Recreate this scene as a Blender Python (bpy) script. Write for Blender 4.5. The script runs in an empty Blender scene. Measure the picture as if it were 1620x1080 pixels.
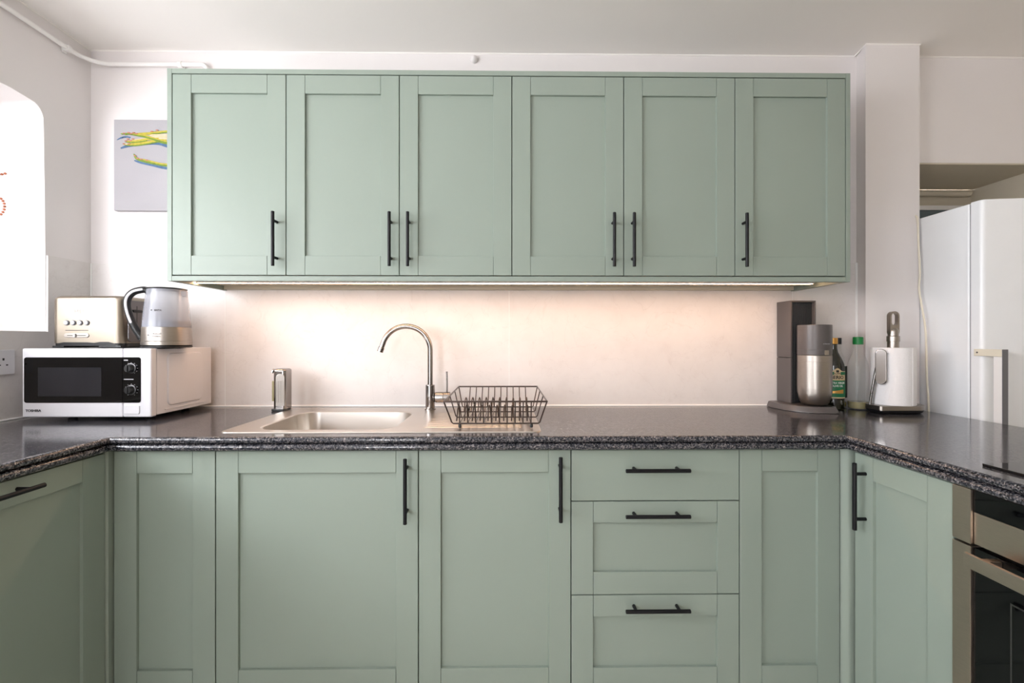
import bpy, bmesh, math, random
from mathutils import Vector, Matrix
random.seed(7)
PI = math.pi
S = bpy.context.scene
COL = S.collection

# ------------------------------------------------------------------ camera, sky, exposure
EYE = 1.193
cd = bpy.data.cameras.new('camera'); cam = bpy.data.objects.new('camera', cd); COL.objects.link(cam)
cam.location = (0, 0, EYE); cam.rotation_euler = (PI/2, 0, -math.atan(9/720))
cd.sensor_width = 36; cd.lens = 16; cd.shift_y = -3/1620; cd.clip_start = .02
S.camera = cam
S.view_settings.view_transform = 'Standard'; S.view_settings.look = 'None'
S.view_settings.gamma = 1; S.view_settings.use_curve_mapping = False
S.view_settings.exposure = 0.33
W = bpy.data.worlds.new('sky'); S.world = W; W.use_nodes = True
bgn = W.node_tree.nodes['Background']
SKY = 14.8
bgn.inputs[0].default_value = (.93, .955, 1.0, 1); bgn.inputs[1].default_value = SKY
S.cycles.max_bounces = 10; S.cycles.diffuse_bounces = 6; S.cycles.glossy_bounces = 5
S.cycles.caustics_reflective = False; S.cycles.caustics_refractive = False
S.cycles.sample_clamp_indirect = 6

def portal(name, loc, rot, sx, sy):
    l = bpy.data.lights.new(name, 'AREA'); l.shape = 'RECTANGLE'; l.size = sx; l.size_y = sy
    l.cycles.is_portal = True
    o = bpy.data.objects.new(name, l); COL.objects.link(o); o.location = loc; o.rotation_euler = rot
portal('daylight_left_window', (-2.16, .06, 1.655), (0, -PI/2, 0), .90, 2.25)
portal('added_fill_door_portal', (-1.3, -2.52, 1.15), (PI/2, 0, 0), .7, 2.1)  # sky light through the invented door behind the camera, as fill

LED = 33.0        # brightness of the strip light under the cabinets

# ------------------------------------------------------------------ materials
def srgb(h):
    h = h.lstrip('#'); c = [int(h[i:i+2], 16)/255 for i in (0, 2, 4)]
    return tuple(x/12.92 if x <= .04045 else ((x+.055)/1.055)**2.4 for x in c)+(1,)
def base_mat(name):
    m = bpy.data.materials.new(name); m.use_nodes = True
    nt = m.node_tree; p = nt.nodes['Principled BSDF']
    return m, nt, p
def objcoord(nt, scale=(1, 1, 1)):
    t = nt.nodes.new('ShaderNodeNewGeometry'); mp = nt.nodes.new('ShaderNodeMapping')
    mp.inputs['Scale'].default_value = scale
    nt.links.new(t.outputs['Position'], mp.inputs[0]); return mp.outputs[0]
def noise(nt, co, scale, detail=3, rough=.5):
    n = nt.nodes.new('ShaderNodeTexNoise'); n.inputs['Scale'].default_value = scale
    n.inputs['Detail'].default_value = detail; n.inputs['Roughness'].default_value = rough
    nt.links.new(co, n.inputs['Vector']); return n.outputs['Fac']
def ramp(nt, fac, stops):
    r = nt.nodes.new('ShaderNodeValToRGB'); e = r.color_ramp.elements
    e[0].position, e[0].color = stops[0]; e[1].position, e[1].color = stops[-1]
    for p, c in stops[1:-1]:
        x = e.new(p); x.color = c
    nt.links.new(fac, r.inputs[0]); return r.outputs[0]
def bump(nt, p, fac, strength, dist):
    b = nt.nodes.new('ShaderNodeBump'); b.inputs['Strength'].default_value = strength
    b.inputs['Distance'].default_value = dist
    nt.links.new(fac, b.inputs['Height']); nt.links.new(b.outputs[0], p.inputs['Normal'])
def plain(name, hexc, rough=.5, metal=0, var=.06, scale=12, bmp=0, bscale=60, spec=None, stretch=(1, 1, 1), coat=0):
    m, nt, p = base_mat(name); c = srgb(hexc); co = objcoord(nt, stretch)
    lo = tuple(x*(1-var) for x in c[:3])+(1,); hi = tuple(min(1, x*(1+var)) for x in c[:3])+(1,)
    nt.links.new(ramp(nt, noise(nt, co, scale), [(.3, lo), (.7, hi)]), p.inputs['Base Color'])
    p.inputs['Roughness'].default_value = rough; p.inputs['Metallic'].default_value = metal
    if spec is not None: p.inputs['Specular IOR Level'].default_value = spec
    if coat: p.inputs['Coat Weight'].default_value = coat; p.inputs['Coat Roughness'].default_value = .05
    if bmp: bump(nt, p, noise(nt, co, bscale, 4), bmp, .002)
    return m
M = {}
M['green'] = plain('sage_green_paint', '#8b968c', .40, var=.015, scale=3, spec=.35)
M['gap'] = plain('carcass_board', '#5d695e', .6, var=.02)
M['wall'] = plain('wall_paint', '#e3dedd', .85, var=.012, scale=2.5, bmp=.35, bscale=9)
M['ceil'] = plain('ceiling_paint', '#f0ece8', .9, var=.012, scale=2, bmp=.35, bscale=7)
M['alcove'] = plain('alcove_cream_paint', '#c9c0ae', .85, var=.015, scale=2)
M['gloss'] = plain('white_gloss_paint', '#efecea', .35, var=.01)
M['floor'] = plain('floor_vinyl', '#dad2c6', .4, var=.12, scale=4, stretch=(1, 6, 1))
M['black'] = plain('matt_black_metal', '#0c0c10', .45, metal=.0, var=.03, spec=.3)
M['bplast'] = plain('black_plastic', '#151516', .35, var=.04)
M['bglass'] = plain('black_glass', '#040405', .04, var=.02, spec=.4)
M['steel'] = plain('brushed_steel', '#a39c95', .33, metal=1, var=.05, scale=40, stretch=(1, 1, 30))
M['steelh'] = plain('brushed_steel_horizontal', '#958b7e', .40, metal=1, var=.04, scale=60, stretch=(1, 1, 14))
M['sinksteel'] = plain('sink_steel', '#cdc7c0', .30, metal=1, var=.03, scale=8)
M['chrome'] = plain('chrome', '#a09b98', .13, metal=1, var=.02)
M['dsteel'] = plain('dark_steel', '#6d6b6c', .3, metal=1, var=.03)
M['ovensteel'] = plain('oven_steel', '#bdb0a3', .3, metal=1, var=.06, scale=50, stretch=(1, 1, 25))
M['wplast'] = plain('white_plastic', '#dddce0', .35, var=.01)
M['fridge'] = plain('fridge_enamel', '#f0f1f3', .28, var=.01)
M['cream'] = plain('aged_cream_plastic', '#e6decb', .4, var=.02)
M['grey'] = plain('soft_grey_plastic', '#6b6a6e', .4, var=.03)
M['soda'] = plain('charcoal_plastic', '#55504f', .33, var=.03, spec=.5)
M['print'] = plain('black_print', '#1a1a1c', .5, var=.02)
M['pgrey'] = plain('grey_print', '#77767a', .5, var=.02)
M['wprint'] = plain('white_print', '#f1f1f1', .5, var=.01)
M['sprint'] = plain('silver_print', '#b5b5b8', .4, var=.01)
M['wire'] = plain('dark_bronze_wire', '#4b3f3a', .32, metal=.7, var=.05)
M['paper'] = plain('kitchen_paper', '#efecec', .95, var=.015, scale=60, bmp=.5, bscale=180)
M['canvas'] = plain('canvas_grey', '#a8a5a9', .8, var=.03, scale=5, bmp=.2, bscale=200)
M['cedge'] = plain('canvas_edge', '#d9d2c9', .8, var=.03)
M['ag1'] = plain('asparagus_green', '#6c8526', .6, var=.25, scale=90)
M['ag2'] = plain('asparagus_yellow', '#b3a437', .6, var=.15, scale=90)
M['ag3'] = plain('asparagus_pink', '#b5765c', .6, var=.2, scale=120)
M['ag4'] = plain('painted_blue', '#48688c', .6, var=.2, scale=80)
M['ag5'] = plain('asparagus_cream', '#c9b999', .6, var=.08, scale=80)
M['green_cap'] = plain('green_cap', '#0c7a3a', .4, var=.04)
M['gold'] = plain('gold_foil', '#c8964a', .35, metal=.5, var=.06)
M['oilglass'] = plain('dark_oil_bottle', '#141608', .06, var=.1, spec=.7)
M['lgreen'] = plain('label_green', '#1f7a4e', .5, var=.1, scale=60)
M['lcream'] = plain('label_cream', '#d8c29a', .5, var=.08, scale=60)
M['ldark'] = plain('label_dark', '#20281d', .5, var=.1)
M['rust'] = plain('rust_beads', '#b0623f', .5, var=.2, scale=80)
M['bluegl'] = plain('grey_blue_glass', '#5d6a70', .08, var=.04)
M['olive'] = plain('olive_liquid', '#8e8563', .25, var=.06)
M['grout'] = plain('white_sealant', '#ecebe9', .5, var=.01)
M['amber'] = plain('amber_oil', '#8a7a35', .15, var=.08)

def glassy(name, hexc, alpha, rough=.05):
    m, nt, p = base_mat(name); p.inputs['Base Color'].default_value = srgb(hexc)
    p.inputs['Roughness'].default_value = rough; p.inputs['Alpha'].default_value = alpha
    return m
M['clear'] = glassy('clear_plastic', '#b4b6c0', .5, .15)
M['bottle'] = glassy('clear_bottle', '#d6dad6', .17, .05)
M['water'] = glassy('water_band', '#6a6d7b', 1.0, .3)
M['pane'] = glassy('window_glass', '#ffffff', .06, .0)

def granite():
    m, nt, p = base_mat('polished_granite'); co = objcoord(nt)
    v = nt.nodes.new('ShaderNodeTexVoronoi'); v.inputs['Scale'].default_value = 300
    nt.links.new(co, v.inputs['Vector'])
    n1 = noise(nt, co, 150, 5, .75); n2 = noise(nt, co, 60, 3, .6)
    mx = nt.nodes.new('ShaderNodeMath'); mx.operation = 'MULTIPLY_ADD'
    sep = nt.nodes.new('ShaderNodeSeparateColor'); nt.links.new(v.outputs['Color'], sep.inputs[0])
    nt.links.new(sep.outputs[0], mx.inputs[0]); mx.inputs[1].default_value = .35; 
    m2 = nt.nodes.new('ShaderNodeMath'); m2.operation = 'MULTIPLY'; m2.inputs[1].default_value = .75
    nt.links.new(n1, m2.inputs[0]); nt.links.new(m2.outputs[0], mx.inputs[2])
    c = ramp(nt, mx.outputs[0], [(.32, srgb('#0d0e12')), (.48, srgb('#2b2d34')), (.58, srgb('#484a51')), (.70, srgb('#6f6c6d')), (.86, srgb('#b5b0ae'))])
    c2 = ramp(nt, n2, [(.35, srgb('#9a9fae')), (.65, srgb('#fff4ee'))])
    mix = nt.nodes.new('ShaderNodeMix'); mix.data_type = 'RGBA'; mix.blend_type = 'MULTIPLY'; mix.inputs[0].default_value = .55
    nt.links.new(c, mix.inputs[6]); nt.links.new(c2, mix.inputs[7])
    nt.links.new(mix.outputs[2], p.inputs['Base Color'])
    rr = nt.nodes.new('ShaderNodeMapRange'); rr.inputs['From Min'].default_value = .35; rr.inputs['From Max'].default_value = .8
    rr.inputs['To Min'].default_value = .16; rr.inputs['To Max'].default_value = .05
    nt.links.new(mx.outputs[0], rr.inputs['Value']); nt.links.new(rr.outputs[0], p.inputs['Roughness'])
    sr = nt.nodes.new('ShaderNodeMapRange'); sr.inputs['From Min'].default_value = .40; sr.inputs['From Max'].default_value = .75
    sr.inputs['To Min'].default_value = .3; sr.inputs['To Max'].default_value = .9
    nt.links.new(mx.outputs[0], sr.inputs['Value']); nt.links.new(sr.outputs[0], p.inputs['Specular IOR Level'])
    bump(nt, p, mx.outputs[0], .10, .0006)
    return m
M['granite'] = granite()
def tile():
    m, nt, p = base_mat('stone_effect_tile'); co = objcoord(nt)
    n1 = noise(nt, co, 3.2, 6, .62); n2 = noise(nt, co, 14, 8, .7)
    w = nt.nodes.new('ShaderNodeTexNoise'); w.inputs['Scale'].default_value = 4.5; w.inputs['Detail'].default_value = 5
    w.inputs['Distortion'].default_value = 1.6; nt.links.new(co, w.inputs['Vector'])
    c = ramp(nt, n1, [(.3, srgb('#d8d3d0')), (.7, srgb('#e2dedc'))])
    vein = ramp(nt, w.outputs['Fac'], [(.492, (1, 1, 1, 1)), (.5, srgb('#dedad8')), (.508, (1, 1, 1, 1))])
    sp = ramp(nt, n2, [(.3, srgb('#f1efee')), (.5, (1, 1, 1, 1))])
    a = nt.nodes.new('ShaderNodeMix'); a.data_type = 'RGBA'; a.blend_type = 'MULTIPLY'; a.inputs[0].default_value = .22
    b = nt.nodes.new('ShaderNodeMix'); b.data_type = 'RGBA'; b.blend_type = 'MULTIPLY'; b.inputs[0].default_value = .35
    nt.links.new(c, a.inputs[6]); nt.links.new(vein, a.inputs[7]); nt.links.new(a.outputs[2], b.inputs[6]); nt.links.new(sp, b.inputs[7])
    nt.links.new(b.outputs[2], p.inputs['Base Color'])
    p.inputs['Roughness'].default_value = .38; p.inputs['Specular IOR Level'].default_value = .3
    bump(nt, p, n2, .12, .002)
    return m
M['tile'] = tile()
def emit(name, c, s):
    m, nt, p = base_mat(name); p.inputs['Base Color'].default_value = (.9, .85, .8, 1)
    p.inputs['Emission Color'].default_value = c; p.inputs['Emission Strength'].default_value = s
    return m
M['led'] = emit('warm_led', (1, .60, .36, 1), LED)

# ------------------------------------------------------------------ mesh helpers
def box(bm, x0, x1, y0, y1, z0, z1, bev=0, seg=2, mi=0):
    b = bmesh.new()
    v = [b.verts.new((x, y, z)) for z in (z0, z1) for y in (y0, y1) for x in (x0, x1)]
    for f in ((0, 2, 3, 1), (4, 5, 7, 6), (0, 1, 5, 4), (2, 6, 7, 3), (0, 4, 6, 2), (1, 3, 7, 5)):
        b.faces.new([v[i] for i in f])
    if bev: bmesh.ops.bevel(b, geom=b.edges[:], offset=bev, segments=seg, profile=.5, affect='EDGES')
    merge(bm, b, mi)
def merge(bm, b, mi=0, mat=None):
    if mat is not None: bmesh.ops.transform(b, matrix=mat, verts=b.verts)
    vm = {v: bm.verts.new(v.co) for v in b.verts}
    for f in b.faces:
        try:
            g = bm.faces.new([vm[v] for v in f.verts]); g.material_index = mi if mi else f.material_index
        except ValueError: pass
    b.free()
def ring_strip(bm, loops, close=True, cap0=False, cap1=False, mi=0):
    vs = [[bm.verts.new(p) for p in L] for L in loops]
    n = len(vs[0])
    for a, b in zip(vs, vs[1:]):
        for i in range(n if close else n-1):
            j = (i+1) % n
            f = bm.faces.new((a[i], a[j], b[j], b[i])); f.material_index = mi
    if cap0: bm.faces.new(vs[0][::-1]).material_index = mi
    if cap1: bm.faces.new(vs[-1]).material_index = mi
    return vs
def lathe(bm, prof, c, seg=40, mi=0, sx=1, sy=1, cap0=True, cap1=True, axis='z'):
    loops = []
    for r, z in prof:
        L = []
        for i in range(seg):
            a = 2*PI*i/seg; x, y = max(r, 1e-5)*math.cos(a)*sx, max(r, 1e-5)*math.sin(a)*sy
            L.append({'z': (c[0]+x, c[1]+y, c[2]+z), 'x': (c[0]+z, c[1]+x, c[2]+y), 'y': (c[0]-x, c[1]+z, c[2]+y)}[axis])
        loops.append(L)
    ring_strip(bm, loops, True, cap0, cap1, mi)
def tube(bm, pts, r, seg=10, closed=False, mi=0, sx=1.0):
    P = [Vector(p) for p in pts]; n = len(P); loops = []; up = None
    for i, p in enumerate(P):
        if closed: t = (P[(i+1) % n]-P[i-1])
        else: t = P[min(i+1, n-1)]-P[max(i-1, 0)]
        t.normalize()
        if up is None:
            up = Vector((0, 0, 1)) if abs(t.z) < .9 else Vector((0, 1, 0))
        s = t.cross(up)
        if s.length < 1e-4: s = t.orthogonal()
        s.normalize(); u = s.cross(t).normalized(); up = u
        rr = r[i] if isinstance(r, (list, tuple)) else r
        loops.append([p+s*math.cos(2*PI*k/seg)*rr*sx+u*math.sin(2*PI*k/seg)*rr for k in range(seg)])
    if closed: loops.append(loops[0])
    ring_strip(bm, loops, True, not closed, not closed, mi)
def rrect(x0, x1, y0, y1, r, n=6):
    pts = []
    for cx, cy, a0 in ((x1-r, y1-r, 0), (x0+r, y1-r, 90), (x0+r, y0+r, 180), (x1-r, y0+r, 270)):
        for i in range(n+1):
            a = math.radians(a0+90*i/n); pts.append((cx+r*math.cos(a), cy+r*math.sin(a)))
    return pts
def prism(bm, outline, z0, z1, bev=0, mi=0, plane='xy', seg=2):
    """outline extruded: plane xy -> along z, xz -> along y, yz -> along x"""
    b = bmesh.new()
    def P(u, v, w): return {'xy': (u, v, w), 'xz': (u, w, v), 'yz': (w, u, v)}[plane]
    a = [b.verts.new(P(u, v, z0)) for u, v in outline]; c = [b.verts.new(P(u, v, z1)) for u, v in outline]
    n = len(a)
    f0 = b.faces.new(a[::-1]); f1 = b.faces.new(c)
    for i in range(n): b.faces.new((a[i], a[(i+1) % n], c[(i+1) % n], c[i]))
    bmesh.ops.recalc_face_normals(b, faces=b.faces)
    if bev:
        ed = list({e for f in (f0, f1) for e in f.edges})
        bmesh.ops.bevel(b, geom=ed, offset=bev, segments=seg, profile=.5, affect='EDGES')
    merge(bm, b, mi)
def holed(bm, outer, holes, z, mi=0, plane='xy'):
    def P(u, v): return {'xy': (u, v, z), 'xz': (u, z, v), 'yz': (z, u, v)}[plane]
    b = bmesh.new(); ed = []
    for L in [outer]+holes:
        vs = [b.verts.new(P(u, v)) for u, v in L]
        ed += [b.edges.new((vs[i], vs[(i+1) % len(vs)])) for i in range(len(vs))]
    bmesh.ops.triangle_fill(b, use_beauty=True, use_dissolve=False, edges=ed)
    merge(bm, b, mi)
def text_bm(s, size, extrude=.0002, bold=0, spacing=1.0, xs=1.0):
    c = bpy.data.curves.new('t', 'FONT'); c.body = s; c.size = size; c.extrude = extrude; c.offset = bold
    c.align_x = 'CENTER'; c.align_y = 'CENTER'; c.space_character = spacing; c.resolution_u = 3
    o = bpy.data.objects.new('t', c); COL.objects.link(o)
    dg = bpy.context.evaluated_depsgraph_get(); me = bpy.data.meshes.new_from_object(o.evaluated_get(dg))
    b = bmesh.new(); b.from_mesh(me)
    bpy.data.objects.remove(o); bpy.data.curves.remove(c); bpy.data.meshes.remove(me)
    for v in b.verts: v.co.x *= xs
    return b
def face_text(bm, s, size, x, y, z, **k):          # reads from -Y
    b = text_bm(s, size, **k); merge(bm, b, 0, Matrix.Translation((x, y, z)) @ Matrix.Rotation(PI/2, 4, 'X'))
def curved_text(bm, s, size, cx, cy, z, R, az, **k):   # wrapped on a cylinder, az = angle of centre from -Y towards +X
    b = text_bm(s, size, **k)
    for v in b.verts:
        a = az + v.co.x/R; r = R+v.co.z
        v.co = Vector((cx+r*math.sin(a), cy-r*math.cos(a), z+v.co.y))
    merge(bm, b)
def patch(bm, cx, cy, R, az0, az1, z0, z1, mi=0, n=14, t=.0006, zt=None):
    loops = []
    for i in range(n+1):
        a = az0+(az1-az0)*i/n; top = z1 if zt is None else zt(i/n)
        q = lambda r, z: (cx+r*math.sin(a), cy-r*math.cos(a), z)
        loops.append([q(R, z0), q(R+t, z0), q(R+t, top), q(R, top)])
    ring_strip(bm, loops, True, True, True, mi)

# ------------------------------------------------------------------ object helpers
def link(name, bm, mats, loc=(0, 0, 0), parent=None, mat=None, smooth=True, ang=32):
    if not isinstance(mats, (list, tuple)): mats = [mats]
    bmesh.ops.recalc_face_normals(bm, faces=bm.faces)
    off = Vector(loc)
    if parent is not None: off = Vector(parent['_w'])
    if mat is not None: bmesh.ops.transform(bm, matrix=mat, verts=bm.verts)
    # parts keep their own origin at the bottom centre of their shape
    cs = [v.co for v in bm.verts]
    o_c = Vector(((min(c.x for c in cs)+max(c.x for c in cs))/2, (min(c.y for c in cs)+max(c.y for c in cs))/2, min(c.z for c in cs)))
    bmesh.ops.translate(bm, vec=-o_c, verts=bm.verts)
    me = bpy.data.meshes.new(name); bm.to_mesh(me); bm.free()
    for m in mats: me.materials.append(M[m])
    if smooth:
        for p in me.polygons: p.use_smooth = True
        me.set_sharp_from_angle(angle=math.radians(ang))
    o = bpy.data.objects.new(name, me); COL.objects.link(o)
    if parent is not None:
        o.parent = parent; o.location = o_c-off
    else: o.location = o_c
    if smooth:
        w = o.modifiers.new('weighted_normals', 'WEIGHTED_NORMAL'); w.keep_sharp = True
    o['_w'] = tuple(o_c)
    return o
def thing(name, loc, label, cat, group=None):
    o = bpy.data.objects.new(name, None); COL.objects.link(o); o.location = loc; o.empty_display_size = .05
    o['_w'] = tuple(loc); return tag(o, label, cat, group)
def tag(o, label, cat, group=None, kind=None):
    if label: o['label'] = label
    if cat: o['category'] = cat
    if group: o['group'] = group
    if kind: o['kind'] = kind
    return o
def struct(name, bm, mats, parent=None, **k):
    o = link(name, bm, mats, parent=parent, **k)
    if parent is None: o['kind'] = 'structure'
    return o
B = bmesh.new
def one(fn, *a, **k):
    b = B(); fn(b, *a, **k); return b

# ================================================================== THE ROOM
WY = 1.945; LX = -1.755; RX = 2.36; CZ = 2.415; FYR = -2.45
struct('floor', one(box, LX-.5, RX+.1, FYR-.1, 2.4, -.05, 0), 'floor', smooth=False)
struct('ceiling', one(box, LX-.1, RX+.1, FYR-.1, 2.4, CZ, CZ+.08), 'ceil', smooth=False)
struct('wall_back', one(box, LX-.4, 1.52, WY, WY+.3, 0, CZ), 'wall', smooth=False)
# left wall with the deep rounded window opening
WIN = (-1.05, 1.757, 1.224, 2.085)   # y0 y1 z0 z1
def left_hole():
    y0, y1, z0, z1 = WIN; pts = [(y0, z0), (y1, z0)]
    pts += [(y1-.004, 1.7), (y1-.008, 1.98)]
    for i in range(1, 7):
        a = PI/2*i/6; pts.append((y1-.008-.045*(1-math.cos(a)), 2.02+.058*math.sin(a)))
    pts += [(y1-.12, z1), (y0+.06, z1)]
    for i in range(1, 6):
        a = PI/2+PI/2*i/5; pts.append((y0+.06+.06*math.cos(a), z1-.06+.06*math.sin(a)))
    return pts
b = B(); H = left_hole()
holed(b, [(FYR, 0), (WY, 0), (WY, CZ), (FYR, CZ)], [H], LX, plane='yz')
holed(b, [(FYR, 0), (WY, 0), (WY, CZ), (FYR, CZ)], [H], LX-.40, plane='yz')
ring_strip(b, [[(LX, y, z) for y, z in H], [(LX-.40, y, z) for y, z in H]])
bmesh.ops.remove_doubles(b, verts=b.verts, dist=1e-5)
struct('wall_left', b, 'wall', ang=20)
struct('wall_right', one(box, RX, RX+.1, FYR, 2.4, 0, CZ), 'alcove', smooth=False)
b = B(); holed(b, [(LX-.1, 0), (RX+.1, 0), (RX+.1, CZ), (LX-.1, CZ)], [[(-1.65, .1), (-.95, .1), (-.95, 2.2), (-1.65, 2.2)]], FYR, plane='xz')
holed(b, [(LX-.1, 0), (RX+.1, 0), (RX+.1, CZ), (LX-.1, CZ)], [[(-1.65, .1), (-.95, .1), (-.95, 2.2), (-1.65, 2.2)]], FYR-.12, plane='xz')
q = [(-1.65, .1), (-.95, .1), (-.95, 2.2), (-1.65, 2.2)]
ring_strip(b, [[(x, FYR, z) for x, z in q], [(x, FYR-.12, z) for x, z in q]])
struct('wall_front', b, 'wall', smooth=False)
# chimney-like pier right of the wall cabinets
b = B(); prism(b, [(1.486, 1.864), (1.712, 1.864), (1.712, 2.4), (1.512, 2.4), (1.512, 1.95)], 0, CZ, plane='xy')
struct('wall_pier', b, 'wall', smooth=False)
# wall over the fridge alcove, its soffit and far wall
struct('wall_bulkhead', one(box, 1.712, RX, WY, 2.30, 1.957, CZ), ['wall'], smooth=False)
struct('trim_1', one(box, 1.712, RX, WY+.002, 2.275, 1.951, 1.957), 'alcove', smooth=False)
struct('wall_alcove', one(box, 1.712, RX, 2.28, 2.36, 0, 1.951), 'alcove', smooth=False)
b = B(); tube(b, [(1.715, 2.262, 1.928), (2.33, 2.262, 1.928)], .0165, 14)
tag(link('heating_pipe', b, 'alcove'), 'cream painted pipe running under the alcove soffit above the fridge', 'pipe')
# white framed panel high on the alcove wall
w2 = struct('window_2', one(lambda b: [box(b, 1.76, 2.30, 2.262, 2.28, 1.845, 1.868, .002), box(b, 1.76, 1.79, 2.262, 2.28, 1.2, 1.845), box(b, 2.27, 2.30, 2.262, 2.28, 1.2, 1.845), box(b, 1.79, 2.27, 2.262, 2.28, 1.2, 1.23)]), 'gloss')
link('pane', one(box, 1.79, 2.27, 2.268, 2.274, 1.23, 1.845), 'bluegl', parent=w2)
# frames and glass of the left window and of the added rear fill door
def window(name, pts, axis, at, d, bar):
    (u0, z0), (u1, z1) = pts
    b = B(); n = 3
    def bx(a, c, e, f):
        if axis == 'x': box(b, at, at+d, a, c, e, f, .004)
        else: box(b, a, c, at, at+d, e, f, .004)
    bx(u0, u1, z0, z0+bar); bx(u0, u1, z1-bar, z1); bx(u0, u0+bar, z0+bar, z1-bar); bx(u1-bar, u1, z0+bar, z1-bar)
    for i in range(1, n):
        u = u0+(u1-u0)*i/n; bx(u-bar/2, u+bar/2, z0+bar, z1-bar)
    w = struct(name, b, 'gloss')
    for i in range(n):
        a = u0+(u1-u0)*i/n+bar/2; c = u0+(u1-u0)*(i+1)/n-bar/2
        g = B()
        if axis == 'x': box(g, at+d/2, at+d/2+.004, a, c, z0+bar, z1-bar)
        else: box(g, a, c, at+d/2, at+d/2+.004, z0+bar, z1-bar)
        link('pane', g, 'pane', parent=w)
struct('trim_9', one(box, LX-.38, LX-.34, 1.152, 1.755, 1.226, 2.083, .002), 'gloss')  # unseen board added to block hot daylight at the window's far end
window('window_1', ((-1.04, 1.226), (1.15, 2.06)), 'x', LX-.37, .04, .045)
window('added_fill_door', ((-1.65, .1), (-.95, 2.2)), 'y', FYR-.09, .05, .05)  # invented glazed door behind the camera, added for frontal fill light

# splash tiles (large format slabs) and sealant lines
TY = 1.937
def slab(x0, x1, ztop, num):
    struct('trim_%d' % num, one(box, x0+.0008, x1-.0008, TY, WY-.0005, .9105, ztop, .0006, 1), 'tile', smooth=False)
slab(-1.747, -1.187, 1.514, 2); slab(-1.187, .012, 1.514, 3); slab(.012, 1.227, 1.514, 4); slab(1.227, 1.508, 1.521, 5)
b = B(); prism(b, [(.1, .9105), (TY, .9105), (TY, 1.514), (1.7575, 1.514), (1.7575, 1.223), (.1, 1.223)], LX, LX+.008, plane='yz')
struct('trim_6', b, 'tile', smooth=False)
b = B()
for x in (-1.187, .012, 1.227): box(b, x-.0012, x+.0012, TY-.0006, WY-.001, .915, 1.514)
box(b, 1.5, 1.508, TY-.003, WY-.001, .91, 1.523)
tube(b, [(-1.74, TY-.001, .9115), (1.5, TY-.001, .9115)], .0045, 8)
tube(b, [(LX+.0095, .1, .9115), (LX+.0095, TY, .9115)], .0045, 8)
tube(b, [(LX+.0095, TY-.001, .912), (LX+.0095, TY-.001, 1.513)], .003, 8)
struct('trim_7', b, 'grout')
b = B()   # plaster bead along ceiling line
tube(b, [(LX, FYR, CZ), (LX, WY, CZ), (1.5, WY, CZ), (1.486, 1.864, CZ), (1.712, 1.864, CZ), (1.712, WY, CZ), (RX, WY, CZ)], .005, 8)
struct('trim_8', b, 'ceil')

# painted pipe round the ceiling corner
P0 = thing('heating_pipe', (LX+.02, 1.9, 2.33), 'long white painted pipe running round the corner just below the ceiling', 'pipe')
pts = [(LX+.018, -1.5, 2.347), (LX+.018, 1.6, 2.347), (LX+.018, 1.80, 2.346)]
for i in range(0, 9):
    a = PI/2*i/8; pts.append((LX+.018+.085*(1-math.cos(a)), 1.842+.085*math.sin(a), 2.346))
pts += [(-1.40, 1.927, 2.347), (-1.28, 1.927, 2.347)]
for i in range(1, 6):
    a = PI/2*i/5; pts.append((-1.28+.022*math.sin(a), 1.927, 2.347-.022*(1-math.cos(a))))
pts.append((-1.258, 1.927, 2.20))
link('pipe_run', one(tube, pts, .0085, 14), 'gloss', parent=P0)
for (x, y, ax) in ((LX+.018, 1.825, 'y'), (-1.367, 1.927, 'x')):
    b = B(); lathe(b, [(.0125, -.008), (.0135, -.005), (.0135, .005), (.0125, .008)], (x, y, 2.346), 20, axis=ax)
    if ax == 'y': box(b, LX+.0005, x, y-.006, y+.006, 2.336, 2.356, .002); box(b, LX+.0005, LX+.006, y-.009, y+.009, 2.328, 2.364, .002)
    else: box(b, x-.006, x+.006, y, WY-.0005, 2.336, 2.356, .002); box(b, x-.009, x+.009, WY-.006, WY-.0005, 2.33, 2.362, .002)
    link('pipe_clip', b, 'gloss', parent=P0)
b = B(); lathe(b, [(.016, -.001), (.016, -.008), (.012, -.016), (.006, -.02), (0, -.021)], (-.1376, WY-.001, 2.386), 24, axis='y')
tag(link('blanking_plug', b, 'wall'), 'small round painted cap on the wall above the wall cabinets', 'wall fitting')

# ================================================================== CABINETRY
ROT = {'back': lambda p: Matrix.Translation((0, p, 0)),
       'left': lambda p: Matrix.Translation((p, 0, 0)) @ Matrix.Rotation(PI/2, 4, 'Z'),
       'right': lambda p: Matrix.Translation((p, 0, 0)) @ Matrix.Rotation(-PI/2, 4, 'Z')}
def bar_handle(u, z, vertical, off=.030, L=.190, r=.0057):
    b = B()
    for s in (-1, 1):
        if vertical: tube(b, [(u, -off, z+s*.064), (u, -.0002, z+s*.064)], .0048, 12)
        else: tube(b, [(u+s*.064, -off, z), (u+s*.064, -.0002, z)], .0048, 12)
    e = .0012
    if vertical: pr = [(u, -off, z+t) for t in (-L/2, -L/2+e, L/2-e, L/2)]
    else: pr = [(u+t, -off, z) for t in (-L/2, -L/2+e, L/2-e, L/2)]
    tube(b, pr, [r-e, r, r, r-e], 16)
    return b
def shaker(b, u0, u1, z0, z1, sw=.065, rt=.065, rb=.068, t=.02):
    g = .0004; bv = .0012
    box(b, u0, u0+sw-g, 0, t, z0, z1, bv); box(b, u1-sw+g, u1, 0, t, z0, z1, bv)
    box(b, u0+sw+g, u1-sw-g, 0, t, z1-rt, z1, bv); box(b, u0+sw+g, u1-sw-g, 0, t, z0, z0+rb, bv)
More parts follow.
